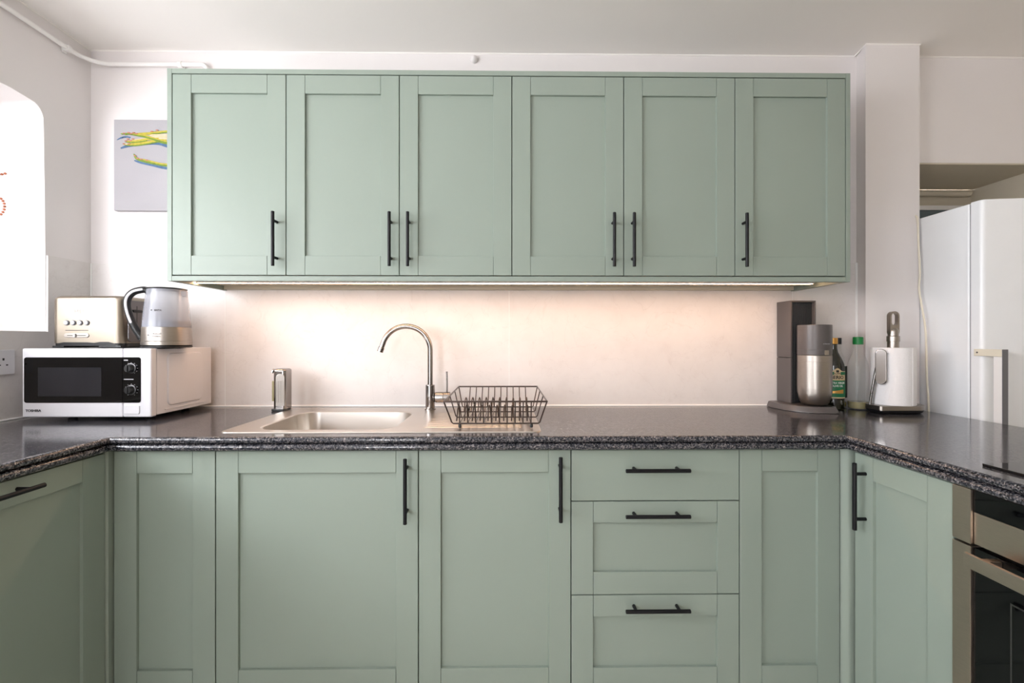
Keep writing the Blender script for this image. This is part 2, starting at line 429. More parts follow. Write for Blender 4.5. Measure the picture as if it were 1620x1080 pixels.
def front(root, name, u0, u1, z0, z1, mat, handle=None, slab_=False, **k):
    b = B()
    if slab_: box(b, u0, u1, 0, .02, z0, z1, .0015)
    else: shaker(b, u0, u1, z0, z1, **k)
    d = link(name, b, 'green', parent=root, mat=mat)
    if not slab_:
        sw = k.get('sw', .065); rt = k.get('rt', .065); rb = k.get('rb', .068)
        link('panel', one(box, u0+sw-.003, u1-sw+.003, .0095, .016, z0+rb-.003, z1-rt+.003), 'green', parent=d, mat=mat, smooth=False)
    if handle: link('handle', bar_handle(*handle), 'black', parent=d, mat=mat)
    return d
def carcass(root, u0, u1, z0, z1, v0, v1, mat, top=True, name='carcass'):
    t = .016; b = B(); u0 += .0006; u1 -= .0006
    box(b, u0, u0+t, v0, v1, z0, z1); box(b, u1-t, u1, v0, v1, z0, z1)
    box(b, u0+t, u1-t, v0, v1, z0, z0+t)
    if top: box(b, u0+t, u1-t, v0, v1, z1-t, z1)
    box(b, u0+t, u1-t, v1-.008, v1, z0+t, z1-(t if top else 0))
    return link(name, b, 'gap', parent=root, mat=mat, smooth=False)
# ---- wall cabinets
UF = 1.62; mU = ROT['back'](UF); UX = [-1.179+.39967*i for i in range(7)]; g = .0015
hz = 1.544
def upper(i0, i1, handles, label):
    r = thing('wall_cabinet', ((UX[i0]+UX[i1])/2, WY-.005, 1.42), label, 'cabinet', 'sage green wall cabinets')
    carcass(r, UX[i0], UX[i1], 1.4185, 2.131, .0215, .318, mU)
    link('bottom_board', one(box, UX[i0]+.001, UX[i1]-.001, .022, .317, 1.4180, 1.4184), 'alcove', parent=r, mat=mU, smooth=False)
    for k in range(i0, i1):
        side = handles[k-i0]; u = UX[k]+.036 if side == 'L' else UX[k+1]-.036
        # measured handle offsets
        u = {0: -.8111, 1: -.408, 2: -.344, 3: .379, 4: .449, 5: .847}[k]
        front(r, 'door', UX[k]+g, UX[k+1]-g, 1.4215, 2.129, mU, (u, hz, True))
upper(0, 1, 'R', 'single-door sage green wall cabinet at the left end beside the asparagus painting')
upper(1, 3, 'RL', 'double-door sage green wall cabinet over the sink bowl and tap')
upper(3, 5, 'RL', 'double-door sage green wall cabinet right of centre, between the tap and the drinks machine')
upper(5, 6, 'L', 'single-door sage green wall cabinet at the right end beside the pier')
for x0, x1, lab in ((-1.1965, -1.1802, 'tall thin green end panel closing the left side of the wall cabinets'),
                    (1.2205, 1.2365, 'tall thin green end panel closing the right side of the wall cabinets')):
    tag(link('end_panel', one(box, x0, x1, UF, WY-.001, 1.400, 2.150, .001), 'green'), lab, 'cabinet panel')
tag(link('cornice_board', one(box, -1.1798, 1.2200, UF, WY-.001, 2.1325, 2.1495, .001), 'green'), 'long green top board lying across all the wall cabinets', 'cabinet panel')
tag(link('light_pelmet', one(box, -1.1798, 1.2200, UF, UF+.018, 1.4003, 1.4178, .001), 'green'), 'long green pelmet strip hiding the light under the wall cabinets', 'cabinet panel')
tag(link('wall_batten', one(box, -1.1795, 1.2195, 1.915, 1.9362, 1.4025, 1.4178, .001), 'alcove'), 'thin batten fixed to the splash tiles under the back of the wall cabinets', 'batten')
L = thing('under_cabinet_light', (0, 1.745, 1.404), 'long glowing warm strip light fixed beneath the wall cabinets', 'light')
link('housing', one(lambda b: [box(b, -1.172, 1.182, 1.733, 1.7365, 1.4075, 1.4178), box(b, -1.172, 1.182, 1.7535, 1.757, 1.4075, 1.4178), box(b, -1.172, 1.182, 1.7365, 1.7535, 1.4155, 1.4178)]), 'gloss', parent=L, smooth=False)
link('diffuser', one(box, -1.170, 1.180, 1.7368, 1.7532, 1.4072, 1.4150), 'led', parent=L, smooth=False)

# ---- base cabinets, back run
BF = 1.352; mB = ROT['back'](BF); ZB, ZT = .150, .864
def base(u0, u1, label, handle=None, name='base_cabinet', mat=mB, group='sage green base cabinets', v1=.55, **k):
    p = mat @ Vector(((u0+u1)/2, .3, 0))
    r = thing(name, (p.x, p.y, .145), label, 'cabinet', group)
    carcass(r, u0, u1, .147, .867, .0215, v1, mat, top=False)
    front(r, 'door', u0+g, u1-g, ZB, ZT, mat, handle, **k)
    return r
base(-1.1545, -.857, 'narrow sage green base cabinet in the left corner, without a handle', sw=.066)
base(-.857, -.2605, 'widest sage green base cabinet, below the sink bowl, tall bar handle at its right', (-.2935, .7525, True))
base(-.2605, .1925, 'medium sage green base cabinet under the dish rack, left of the drawers', (.1585, .7555, True))
r = thing('drawer_unit', (.445, 1.65, .145), 'sage green base unit of three drawers with horizontal black bar handles', 'cabinet', 'sage green base cabinets')
carcass(r, .1925, .697, .147, .867, .0215, .55, mB, top=False)
for z0, z1, hzz, sl in ((.7135, ZT, .810, True), (.4345, .7105, .676, False), (ZB, .4315, .400, False)):
    d = front(r, 'drawer', .1925+g, .697-g, z0, z1, mB, (.4435, hzz, False), slab_=sl, sw=.065, rt=.063, rb=.066)
base(.697, 1.0005, 'narrow sage green base cabinet right of the drawers, without a handle', sw=.066)
def post(outline, lab):
    tag(link('corner_post', one(prism, outline, .148, .867), 'green'), lab, 'cabinet panel')
post([(-1.1572, 1.37), (-1.1800, 1.37), (-1.1800, 1.338), (-1.174, 1.333), (-1.163, 1.333), (-1.1572, 1.338)], 'slim green post filling the left inside corner between base cabinets')
post([(1.0030, 1.372), (1.0030, 1.356), (1.010, 1.350), (1.016, 1.343), (1.024, 1.3395), (1.040, 1.3395), (1.040, 1.372)], 'slim green post filling the right inside corner between base cabinets')
# ---- left run (faces right)
mL = ROT['left'](-1.16)
r = thing('dishwasher', (-1.44, 1.03, .145), 'built-in dishwasher behind a green panelled door with a horizontal handle, left run', 'dishwasher')
carcass(r, .733, 1.331, .147, .867, .0215, .55, mL, name='cabinet')
front(r, 'door', .733+g, 1.3305, ZB, ZT, mL, (1.030, .839, False, .034), sw=.069, rt=.062, rb=.068)
base(.12, .733, 'sage green base cabinet on the left run nearer than the dishwasher', None, mat=mL, group=None)
# ---- right run (faces left); u = -y
mR = ROT['right'](1.02)
base(-1.3205, -1.0240, 'sage green base cabinet on the right run between corner and oven, tall handle', (-1.279, .748, True, .032), mat=mR)
base(-.415, -.12, 'sage green base cabinet on the right run nearer than the oven', None, mat=mR, group=None)
# plinths
for nm, bx in (('back', (-1.16, 1.05, 1.42, 1.436)), ('left', (-1.236, -1.22, .12, 1.36)), ('right', (1.085, 1.101, .12, 1.36))):
    tag(link('plinth', one(box, bx[0], bx[1], bx[2], bx[3], .0, .145, .001), 'green'), 'green kick board under the base cabinets of the %s run' % nm, 'cabinet panel')

# ---- oven
OV = thing('built_in_oven', (1.3, .72, .147), 'stainless steel built-in oven with black glass door in the right run', 'oven')
def obox(b, y0, y1, z0, z1, x0, x1, bev=.001): box(b, x0, x1, y0, y1, z0, z1, bev)
b = B(); obox(b, .425, 1.015, .150, .866, 1.045, 1.57); link('body', b, 'dsteel', parent=OV)
b = B(); obox(b, .9812, 1.0225, .746, .866, 1.0135, 1.045, .0016); obox(b, .418, .459, .746, .866, 1.0135, 1.045); obox(b, .46, .980, .748, .8165, 1.020, 1.045)
cp = link('control_panel', b, 'ovensteel', parent=OV)
link('display', one(lambda b: obox(b, .46, .980, .8175, .865, 1.0195, 1.045)), 'bglass', parent=cp)
b = B(); obox(b, .9812, 1.0225, .150, .7415, 1.0135, 1.045, .0016); obox(b, .418, .459, .150, .7415, 1.0135, 1.045); obox(b, .46, .980, .150, .20, 1.020, 1.045)
dr = link('oven_door', b, 'ovensteel', parent=OV)
link('door_glass', one(lambda b: obox(b, .4595, .9805, .2005, .740, 1.0195, 1.045)), 'bglass', parent=dr)
b = B(); obox(b, .905, .908, .26, .66, 1.0192, 1.0195, 0); obox(b, .53, .905, .657, .66, 1.0188, 1.0195, 0); obox(b, .53, .905, .26, .263, 1.0188, 1.0195, 0)
link('window_frame_line', b, 'dsteel', parent=dr, smooth=False)
b = B(); obox(b, .485, .955, .7130, .7430, .970, .978, .002)
for y in (.93, .51): obox(b, y-.008, y+.008, .72, .736, .977, 1.0190, .001)
link('handle', b, 'ovensteel', parent=dr)

# ================================================================== WORKTOP, SINK, HOB
WT = .910
SINK = (-.862, .096, 1.400, 1.865)
fx = [(-1.142, .1), (-1.142, 1.325), (1.000, 1.325), (1.000, .1)]
def off(d):   # front edge path pushed back under the top by d
    return [(-1.142-d, .1), (-1.142-d, 1.325+d), (1.0+d, 1.325+d), (1.0+d, .1)]
prof = []
for cz, rr in ((.9005, .0095), (.8790, .0100)):
    for i in range(0, 9):
        a = PI/2-PI*i/8; prof.append((.0105-rr*math.cos(a), cz+rr*math.sin(a)))
    if cz > .89: prof += [(.0160, .8905), (.0160, .8895)]
b = B(); vs = []
for d, z in prof: vs.append([(x, y, z) for x, y in off(d)])
ring_strip(b, vs, close=False)
back = [(1.664, .1), (1.664, 1.862), (1.484, 1.862), (1.507, 1.9365), (LX+.0085, 1.9365), (LX+.0085, .1)]
inn = off(.0105); hole = [(SINK[0], SINK[2]), (SINK[1], SINK[2]), (SINK[1], SINK[3]), (SINK[0], SINK[3])]
holed(b, inn+back, [hole], WT); holed(b, inn+back, [hole], .869)
ring_strip(b, [[(x, y, .869) for x, y in back], [(x, y, WT) for x, y in back]], close=False)
ring_strip(b, [[(x, y, .869) for x, y in hole], [(x, y, WT) for x, y in hole]])
tag(link('worktop', b, 'granite', ang=25), 'U-shaped polished speckled grey granite worktop with a double rounded edge', 'worktop')

SK = thing('kitchen_sink', (-.38, 1.63, .75), 'inset stainless steel sink with bowl on the left and drainer on the right', 'sink')
b = B(); n = 8
o0 = rrect(-.874, .108, 1.385, 1.877, .03, n); o1 = rrect(-.872, .106, 1.387, 1.875, .028, n); o2 = rrect(-.864, .098, 1.395, 1.867, .022, n)
i0 = rrect(-.79, -.350, 1.418, 1.780, .07, n); i1 = rrect(-.784, -.356, 1.424, 1.774, .066, n)
ring_strip(b, [[(x, y, .9102) for x, y in o0], [(x, y, .9130) for x, y in o1], [(x, y, .9135) for x, y in o2]])
ring_strip(b, [[(x, y, .9135) for x, y in i0], [(x, y, .9110) for x, y in i1],
               [(x, y, .80) for x, y in rrect(-.776, -.364, 1.432, 1.766, .062, n)],
               [(x, y, .765) for x, y in rrect(-.768, -.372, 1.44, 1.758, .058, n)],
               [(x, y, .757) for x, y in rrect(-.74, -.40, 1.468, 1.73, .05, n)],
               [(x, y, .754) for x, y in rrect(-.62, -.52, 1.55, 1.65, .045, n)]], cap1=True)
dn = rrect(-.300, .085, 1.425, 1.75, .05, n)
holed(b, o2, [i0, dn], .9135)
d2 = rrect(-.296, .081, 1.429, 1.746, .046, n)
ring_strip(b, [[(x, y, .9135) for x, y in dn], [(x, y, .9131) for x, y in d2]], cap1=True)
for i in range(10):   # pressed drainer ribs
    y = 1.455+.03*i; tube(b, [(-.27, y, .9095), (-.25, y, .9112), (.04, y, .9112), (.055, y, .9095)], .0035, 8)
link('sink_body', b, 'sinksteel', parent=SK, ang=40)
b = B(); lathe(b, [(.040, .0), (.042, .002), (.036, .003), (.030, -.001), (.0, -.001)], (-.57, 1.60, .7545), 30)
link('drain', b, 'chrome', parent=SK)

TP = thing('kitchen_tap', (-.304, 1.822, .9135), 'chrome swan-neck mixer tap standing behind the sink', 'tap')
c = (-.304, 1.822)
link('base', one(lathe, [(.022, 0), (.022, .004), (.0185, .006), (.0185, .096), (.0175, .099), (.011, .1005)], (c[0], c[1], .9137), 32), 'chrome', parent=TP)
R = .094; pts = [(c[0], c[1], 1.012), (c[0], c[1], 1.08), (c[0], c[1], 1.15)]
for i in range(1, 20):
    a = math.radians(165*i/19); pts.append((c[0]-R+R*math.cos(a), c[1]-.012*i/19, 1.152+R*math.sin(a)))
e = Vector(pts[-1]); t = (Vector(pts[-1])-Vector(pts[-2])).normalized(); pts.append(tuple(e+t*.03))
link('spout', one(tube, pts, .0105, 18), 'chrome', parent=TP)
b = B(); tube(b, [tuple(e+t*.014), tuple(e+t*.016), tuple(e+t*.034)], [.0106, .0125, .0122], 18)
link('aerator', b, 'chrome', parent=TP)
b = B(); lathe(b, [(.008, .012), (.021, .022), (.0215, .03), (.0215, .052), (.0205, .0535), (.0215, .055), (.0215, .078), (.020, .080)], (c[0], c[1], .963), 28, axis='x')
hd = link('valve_body', b, 'chrome', parent=TP)
link('lever', one(tube, [(-.237, 1.822, .975), (-.237, 1.822, 1.0), (-.2375, 1.818, 1.066)], [.0038, .0036, .0036], 12), 'chrome', parent=hd)

# ---- drying rack
RK = thing('dish_rack', (-.03, 1.62, .912), 'dark wire dish drying rack standing on the sink drainer', 'dish rack')
w = .0021; b = B()
x0, x1, y0, y1, zt = -.193, .126, 1.405, 1.855, .998
bx0, bx1, by0, by1, zb = -.168, .102, 1.428, 1.775, .9265
tube(b, [(x0, y0, zt), (x1, y0, zt), (x1, y1, zt), (x0, y1, zt)], .0029, 10, closed=False)
tube(b, [(x0, y1, zt), (x0, y0, zt)], .0029, 10)
def uwire(y, ty, r=w):   # runs left-right: rim, down, along the bottom, up
    tube(b, [(x0, ty, zt), (bx0-.003, y, zb+.004), (bx0+.002, y, zb), (bx1-.002, y, zb), (bx1+.003, y, zb+.004), (x1, ty, zt)], r, 8)
for k in range(4):
    f = k/3; uwire(by0+(by1-by0)*f, y0+.002+(y1-y0-.004)*f, .0024 if k == 0 else w)
for k in range(10):
    x = -.146+.0248*k
    tube(b, [(x, y0, zt), (x*1.0, by0-.003, zb+.004), (x, by0+.003, zb), (x, by1-.003, zb), (x, by1+.003, zb+.004), (x, y1, zt)], w*.9, 8)
link('wire_basket', b, 'wire', parent=RK)
b = B()
for yc, xs0 in ((1.72, -.152), (1.52, -.158)):
    b = B()
    for k in range(10):
        x = xs0+.0254*k
        tube(b, [(x-.003, yc-.045, zb), (x-.002, yc-.012, zb+.036), (x, yc-.004, zb+.044), (x, yc+.004, zb+.044), (x+.002, yc+.012, zb+.036), (x+.003, yc+.045, zb)], w, 8)
    link('prong_row', b, 'wire', parent=RK)
for x, y in ((-.146, 1.432), (.079, 1.432), (-.146, 1.77), (.079, 1.77)):
    b = B(); lathe(b, [(.003, 0), (.0048, .002), (.0048, .009), (.003, .0145)], (x, y, .9122), 12); link('foot', b, 'bplast', parent=RK)

# ---- hob
HB = thing('hob', (1.32, .72, .9102), 'black glass hob set into the right arm of the worktop', 'hob')
link('glass_top', one(lambda b: prism(b, rrect(1.0667, 1.580, .44, 1.010, .006), .9102, .9160, .001)), 'bglass', parent=HB)
b = B()
for x, y, rr in ((1.20, .86, .09), (1.44, .86, .07), (1.20, .59, .07), (1.44, .59, .09)):
    b = B(); ring_strip(b, [[(x+q*math.cos(t), y+q*math.sin(t), .9162) for t in [2*PI*i/48 for i in range(48)]] for q in (rr, rr+.0015)])
    link('cooking_zone', b, 'grey', parent=HB)

# ================================================================== APPLIANCES ON THE LEFT
MW = thing('microwave_oven', (-1.4495, 1.75, .911), 'white microwave oven with a black glass door in the left worktop corner', 'microwave')
X0, X1, MY, Z0, Z1 = -1.6705, -1.2290, 1.590, .9245, 1.1625
b = B(); box(b, X0+.004, X1-.001, MY+.028, 1.915, Z0+.003, Z1-.001, .004)
# embossed side plate
o = rrect(1.665, 1.855, Z0+.028, Z1-.018, .02, 5); i = rrect(1.672, 1.848, Z0+.035, Z1-.025, .015, 5)
ring_strip(b, [[(X1-.0012, y, z) for y, z in o], [(X1+.0028, y, z) for y, z in rrect(1.668, 1.852, Z0+.031, Z1-.021, .018, 5)], [(X1+.0040, y, z) for y, z in i]], cap1=True)
box(b, X1-.002, X1+.0008, 1.655, 1.88, Z0+.015, Z0+.019, .0005)
link('casing', b, 'wplast', parent=MW)
DX = -1.3262
d = link('door', one(box, X0, DX-.0006, MY, MY+.027, Z0, Z1, .005, 3), 'wplast', parent=MW)
def rr_open(bm, x0, x1, z0, z1, r, left, y0, y1):
    pts = rrect(x0, x1, z0, z1, r, 5)
    if left: pts = [(x1 if x > (x0+x1)/2 else x, (z1 if z > (z0+z1)/2 else z0) if x > (x0+x1)/2 else z) for x, z in pts]
    else: pts = [(x0 if x < (x0+x1)/2 else x, (z1 if z > (z0+z1)/2 else z0) if x < (x0+x1)/2 else z) for x, z in pts]
    u = []; [u.append(p) for p in pts if not u or (abs(p[0]-u[-1][0])+abs(p[1]-u[-1][1])) > 1e-6]
    if abs(u[0][0]-u[-1][0])+abs(u[0][1]-u[-1][1]) < 1e-6: u.pop()
    prism(bm, u, y0, y1, plane='xz')
GZ0, GZ1 = .975, 1.132
link('door_glass', one(rr_open, -1.6615, DX-.0004, GZ0, GZ1, .008, True, MY-.0012, MY+.004), 'bglass', parent=d)
M['mwwin'] = plain('dotted_window_screen', '#222226', .10, var=.02, spec=.45)
link('window', one(box, -1.614, -1.398, MY-.0016, MY-.0010, .9975, 1.097, 0), 'mwwin', parent=d)
b = B(); face_text(b, 'TOSHIBA', .0115, -1.631, MY-.0004, .9475, bold=.0004, xs=1.12); link('maker_name', b, 'print', parent=d, smooth=False)
cp = link('control_panel', one(box, DX+.0006, X1, MY, MY+.027, Z0, Z1, .005, 3), 'wplast', parent=MW)
link('panel_glass', one(rr_open, DX+.0012, -1.2635, GZ0, GZ1, .008, False, MY-.0012, MY+.004), 'bglass', parent=cp)
for z in (1.094, 1.0195):
    b = B(); lathe(b, [(.0165, 0), (.0165, -.003), (.014, -.004), (.0125, -.016), (.011, -.018), (.002, -.018)], (-1.2955, MY-.0012, z), 32, axis='y')
    box(b, -1.2975, -1.2935, MY-.0225, MY-.017, z-.012, z+.012, .001)
    k = link('dial', b, 'bplast', parent=MW)
    b = B(); ring_strip(b, [[(-1.2955+q*math.cos(t), MY-y, z+q*math.sin(t)) for t in [2*PI*i/40 for i in range(40)]] for q, y in ((.0162, .0046), (.0172, .0044), (.0176, .0014))])
    link('dial_ring', b, 'dsteel', parent=k)
b = B(); y = MY-.0014
box(b, -1.321, -1.307, y-.0001, y+.0001, 1.120, 1.1235); box(b, -1.321, -1.288, y-.0001, y+.0001, 1.0545, 1.0572)
for k in range(11):
    a = math.radians(-60+30*k)
    for z, rr in ((1.094, .0215), (1.0195, .0225)):
        if z > 1.05 and 150 < math.degrees(a) < 290: continue
        xx, zz = -1.2955+rr*math.cos(a), z+rr*math.sin(a)*.9
        if xx < -1.2645 and xx > DX+.003: box(b, xx-.0012, xx+.0012, y-.0001, y+.0001, zz-.0008, zz+.0008)
link('dial_markings', b, 'sprint', parent=cp, smooth=False)
b = B(); prism(b, rrect(-1.3215, -1.2675, .936, .9655, .004, 4), MY-.003, MY+.001, .0015, plane='xz'); link('door_button', b, 'wplast', parent=cp)
for x, y in ((X0+.09, MY+.09), (X1-.07, MY+.09), (X0+.09, 1.86), (X1-.07, 1.86)):
    link('foot', one(lathe, [(.012, 0), (.014, .003), (.014, .0155)], (x, y, .9112), 16), 'bplast', parent=MW)

TO = thing('toaster', (-1.51, 1.76, 1.163), 'brushed steel two-slice toaster with four round buttons on top of the microwave', 'toaster')
TX0, TX1, TY0, TY1 = -1.644, -1.389, 1.660, 1.845
b = B(); o = rrect(TX0, TX1, TY0, TY1, .028, 7)
loops = [[(x, y, 1.180) for x, y in o], [(x, y, 1.330) for x, y in o]]
for i in range(1, 6):
    a = PI/2*i/5; dd = .016*(1-math.cos(a)); loops.append([(x, y, 1.336+.016*math.sin(a)) for x, y in rrect(TX0+dd, TX1-dd, TY0+dd, TY1-dd, .028, 7)])
ring_strip(b, loops, cap0=True, cap1=True); link('body', b, 'steelh', parent=TO, ang=50)
b = B(); prism(b, rrect(TX0+.002, TX1-.002, TY0+.002, TY1-.002, .028, 6), 1.1705, 1.180)
box(b, TX0+.004, TX0+.045, TY0+.004, TY1-.004, 1.1635, 1.171, .002); box(b, TX1-.085, TX1-.006, TY0+.004, TY1-.004, 1.1635, 1.171, .002)
prism(b, [(TX0+.02, 1.178), (TX1-.02, 1.178), (TX1-.045, 1.185), (TX1-.075, 1.185), (TX1-.095, 1.1815), (TX1-.12, 1.1835), (TX0+.05, 1.1835)], TY0-.0015, TY0+.01, plane='xz')
link('base', b, 'bplast', parent=TO)
b = B(); box(b, TX0+.03, TX1-.04, 1.705, 1.735, 1.3495, 1.3525); box(b, TX0+.03, TX1-.04, 1.77, 1.80, 1.3495, 1.3525); link('bread_slots', b, 'bplast', parent=TO)
for k in range(4):
    x = -1.5835+.0238*k; b = B()
    lathe(b, [(.0095, 0), (.0095, -.0025), (.0082, -.0035)], (x, TY0, 1.2535), 24, axis='y'); rg = link('button', b, 'grey', parent=TO)
    link('button_cap', one(lathe, [(.0070, -.002), (.0070, -.0055), (.005, -.0065), (.001, -.0067)], (x, TY0, 1.2535), 20, axis='y'), 'wplast', parent=rg)
b = B(); box(b, -1.588, -1.507, TY0-.001, TY0+.001, 1.2255, 1.2275)
link('printed_line', b, 'print', parent=TO)
b = B(); prism(b, rrect(-1.592, -1.504, 1.200, 1.216, .0078, 5), TY0-.0025, TY0+.001, .001, plane='xz'); sl = link('browning_slider', b, 'steel', parent=TO)
link('slider_track', one(box, -1.580, -1.514, TY0-.0029, TY0-.0024, 1.2068, 1.2090), 'bplast', parent=sl)
link('slider_knob', one(box, -1.556, -1.549, TY0-.007, TY0-.0024, 1.2015, 1.2145, .001), 'gloss', parent=sl)
b = B(); face_text(b, 'Sage', .021, -1.5435, TY0-.0004, 1.2985, extrude=.0004); link('maker_name', b, 'sprint', parent=TO, smooth=False)
b = B(); prism(b, rrect(TY0+.026, TY1-.026, 1.183, 1.338, .015, 5), TX1-.0008, TX1+.004, .0015, plane='yz'); ec = link('end_panel', b, 'dsteel', parent=TO)
link('lever_slot', one(box, TX1+.0036, TX1+.0044, 1.722, 1.726, 1.215, 1.318), 'bplast', parent=ec)
b = B(); prism(b, rrect(1.702, 1.746, 1.294, 1.304, .0045, 4), TX1+.003, TX1+.010, .001, plane='yz'); link('lever', b, 'bplast', parent=TO)

KT = thing('kettle', (-1.2595, 1.69, 1.163), 'clear and steel jug kettle with a looped handle on top of the microwave', 'kettle')
kc = (-1.2475, 1.69, 1.1635)
link('power_base', one(lathe, [(.074, 0), (.0775, .002), (.0775, .006), (.073, .0075)], kc, 48), 'bplast', parent=KT)
link('steel_body', one(lathe, [(.074, .008), (.0775, .010), (.0775, .022), (.0757, .0225), (.0757, .0235), (.0765, .025), (.0752, .066), (.0745, .074)], kc, 48, cap1=True), 'steel', parent=KT)
KP = [(.0742, .0745), (.0725, .10), (.0690, .14), (.0645, .18), (.0600, .212)]
b = B(); lathe(b, KP, kc, 48, cap0=False, cap1=False)
# spout lip on the right
prism(b, [(kc[0]+.052, kc[1]-.020), (kc[0]+.072, kc[1]-.006), (kc[0]+.074, kc[1]), (kc[0]+.072, kc[1]+.006), (kc[0]+.052, kc[1]+.020)], kc[2]+.186, kc[2]+.208, .004)
link('jug', b, 'clear', parent=KT)
link('water', one(lathe, [(.0722, .0755), (.0708, .098), (.001, .099)], kc, 40), 'water', parent=KT)
b = B(); lathe(b, [(.060, .2118), (.0625, .214), (.0615, .2165), (.040, .2195), (.001, .2205)], kc, 40); link('lid', b, 'bplast', parent=KT)
az = math.radians(197); hd_ = Vector((math.cos(az), math.sin(az), 0))
def hp(r, z):
    r = .054+(r-.064)*.81; v = Vector(kc)+hd_*r; return (v.x, v.y, kc[2]+z)
path = [hp(.064, .200), hp(.078, .210), hp(.098, .209), hp(.122, .202), hp(.140, .187), hp(.148, .166), hp(.146, .140), hp(.136, .108), hp(.122, .078), hp(.108, .054), hp(.092, .034)]
def smooth_path(P, n=4):
    out = []; P = [Vector(p) for p in P]
    for i in range(len(P)-1):
        p0, p1, p2, p3 = P[max(i-1, 0)], P[i], P[i+1], P[min(i+2, len(P)-1)]
        for k in range(n):
            t = k/n; out.append(.5*((2*p1)+(p2-p0)*t+(2*p0-5*p1+4*p2-p3)*t*t+(3*p1-p0-3*p2+p3)*t**3))
    out.append(P[-1]); return out
SP = smooth_path(path)
h = link('handle', one(tube, SP, .0120, 14), 'bplast', parent=KT)
mid = SP[5:-9]; nrm = Vector((hd_.y, -hd_.x, 0));
if nrm.y > 0: nrm = -nrm
link('handle_inlay', one(tube, [p+nrm*.0078 for p in mid], [.003]+[.0056]*(len(mid)-2)+[.003], 10), 'wplast', parent=h)
b = B(); curved_text(b, 'BRITA', .0085, kc[0], kc[1], 1.1635+.133, .0700, math.radians(14), bold=.0002); curved_text(b, '\u2022', .02, kc[0], kc[1], 1.1635+.133, .0700, math.radians(-3))
link('filter_name', b, 'print', parent=KT, smooth=False)
b = B(); curved_text(b, 'Russell', .0095, kc[0], kc[1], 1.1635+.050, .0762, math.radians(14)); curved_text(b, 'Hobbs', .0095, kc[0], kc[1], 1.1635+.0415, .0764, math.radians(12))
lathe_c = math.radians(-8)
patch(b, kc[0], kc[1], .0760, lathe_c-.035, lathe_c+.035, 1.1635+.042, 1.1635+.049)
link('maker_name', b, 'pgrey', parent=KT, smooth=False)

def socket(mat, lab):
    p = mat @ Vector((0, 0, 0)); r = thing('wall_socket', tuple(p), lab, 'socket')
    b = B(); prism(b, rrect(-.073, .073, -.0425, .0425, .004, 4), -.010, -.0002, .0015, plane='xz'); pl = link('face_plate', b, 'wplast', parent=r, mat=mat)
    for s in (-.036, .036):
        b = B(); box(b, s-.003, s+.003, -.0104, -.0098, .006, .014); box(b, s-.0145, s-.008, -.0104, -.0098, -.012, -.008); box(b, s+.008, s+.0145, -.0104, -.0098, -.012, -.008)
        link('outlet_holes', b, 'print', parent=pl, mat=mat)
    for s in (-.012, .012):
        link('switch', one(box, s-.005, s+.005, -.0125, -.0099, .012, .028, .001), 'wplast', parent=pl, mat=mat)
socket(Matrix.Translation((-1.340, TY, 1.1155)), 'white double socket on the back tiles, half hidden behind the microwave')
socket(Matrix.Translation((LX+.008, 1.558, 1.1148)) @ Matrix.Rotation(PI/2, 4, 'Z'), 'white double socket on the left wall below the window')

# ---- canvas painting
CV = thing('canvas_painting', (-1.43, 1.93, 1.733), 'unframed grey canvas painting of asparagus spears hanging left of the wall cabinets', 'painting')
CY = 1.925
b = B(); box(b, -1.6423, -1.236, CY, WY-.0008, 1.7330, 2.1134, .002); cv = link('canvas', b, 'canvas', parent=CV)
def stroke(b, pts, r, mi, lay=0):
    P = smooth_path([(x, CY-.0002-lay*.0002, z) for x, z in pts]); n = len(P); L0 = []
    for i, p in enumerate(P):
        t = (P[min(i+1, n-1)]-P[max(i-1, 0)]).normalized(); s = Vector((-t.z, 0, t.x))
        f = i/(n-1); rr = r*(.35+.65*min(1, f*5)) if f < .2 else r
        L0.append([p+s*rr, p+s*rr+Vector((0, -.0008, 0)), p-s*rr+Vector((0, -.0008, 0)), p-s*rr])
    ring_strip(b, L0, True, True, True, mi)
def cvp(px, py):  # painting measured on its own grid: 1 unit = 2.67 mm on the canvas
    return (-1.6423+(px-180)*.002674, 2.1134-(py-189)*.002674)
b = B()
# indices: 0 green 1 yellow 2 pink 3 blue 4 cream
S_ = [([(185, 221), (196, 216), (206, 217)], 1.0, 3), ([(191, 234), (206, 229), (228, 226), (250, 226), (268, 231), (300, 233)], 2.6, 3),
      ([(212, 253), (222, 256), (240, 260), (262, 265), (300, 268)], 2.0, 3),
      ([(210, 212), (232, 211), (250, 209), (300, 204)], 2.0, 1), ([(206, 222), (225, 220), (250, 216), (300, 210)], 1.8, 4),
      ([(236, 214), (262, 214), (300, 214)], 2.6, 4), ([(240, 219), (262, 219), (300, 222)], 2.0, 4),
      ([(199, 223), (214, 223), (232, 220), (250, 219)], 1.6, 1), ([(198, 224.6), (214, 225), (232, 222)], .8, 0),
      ([(196, 228), (212, 228), (232, 225), (248, 222), (262, 222)], 1.9, 1), ([(198, 229.6), (214, 230), (234, 227), (250, 224)], .9, 0),
      ([(198, 211), (214, 213), (234, 217), (254, 224), (270, 227), (300, 232)], 1.9, 0), ([(206, 211.5), (226, 213.5), (246, 219), (266, 224), (300, 228)], .9, 1),
      ([(238, 211), (250, 211), (262, 209), (300, 206)], .8, 0),
      ([(212, 243), (216, 250), (226, 254), (244, 258), (262, 261), (300, 264)], 1.8, 0), ([(220, 250.5), (232, 253), (248, 257), (262, 259), (300, 262)], 1.1, 1)]
for k, (p, r_, mi) in enumerate(S_): stroke(b, [cvp(*q) for q in p], r_*.00267, mi, k)
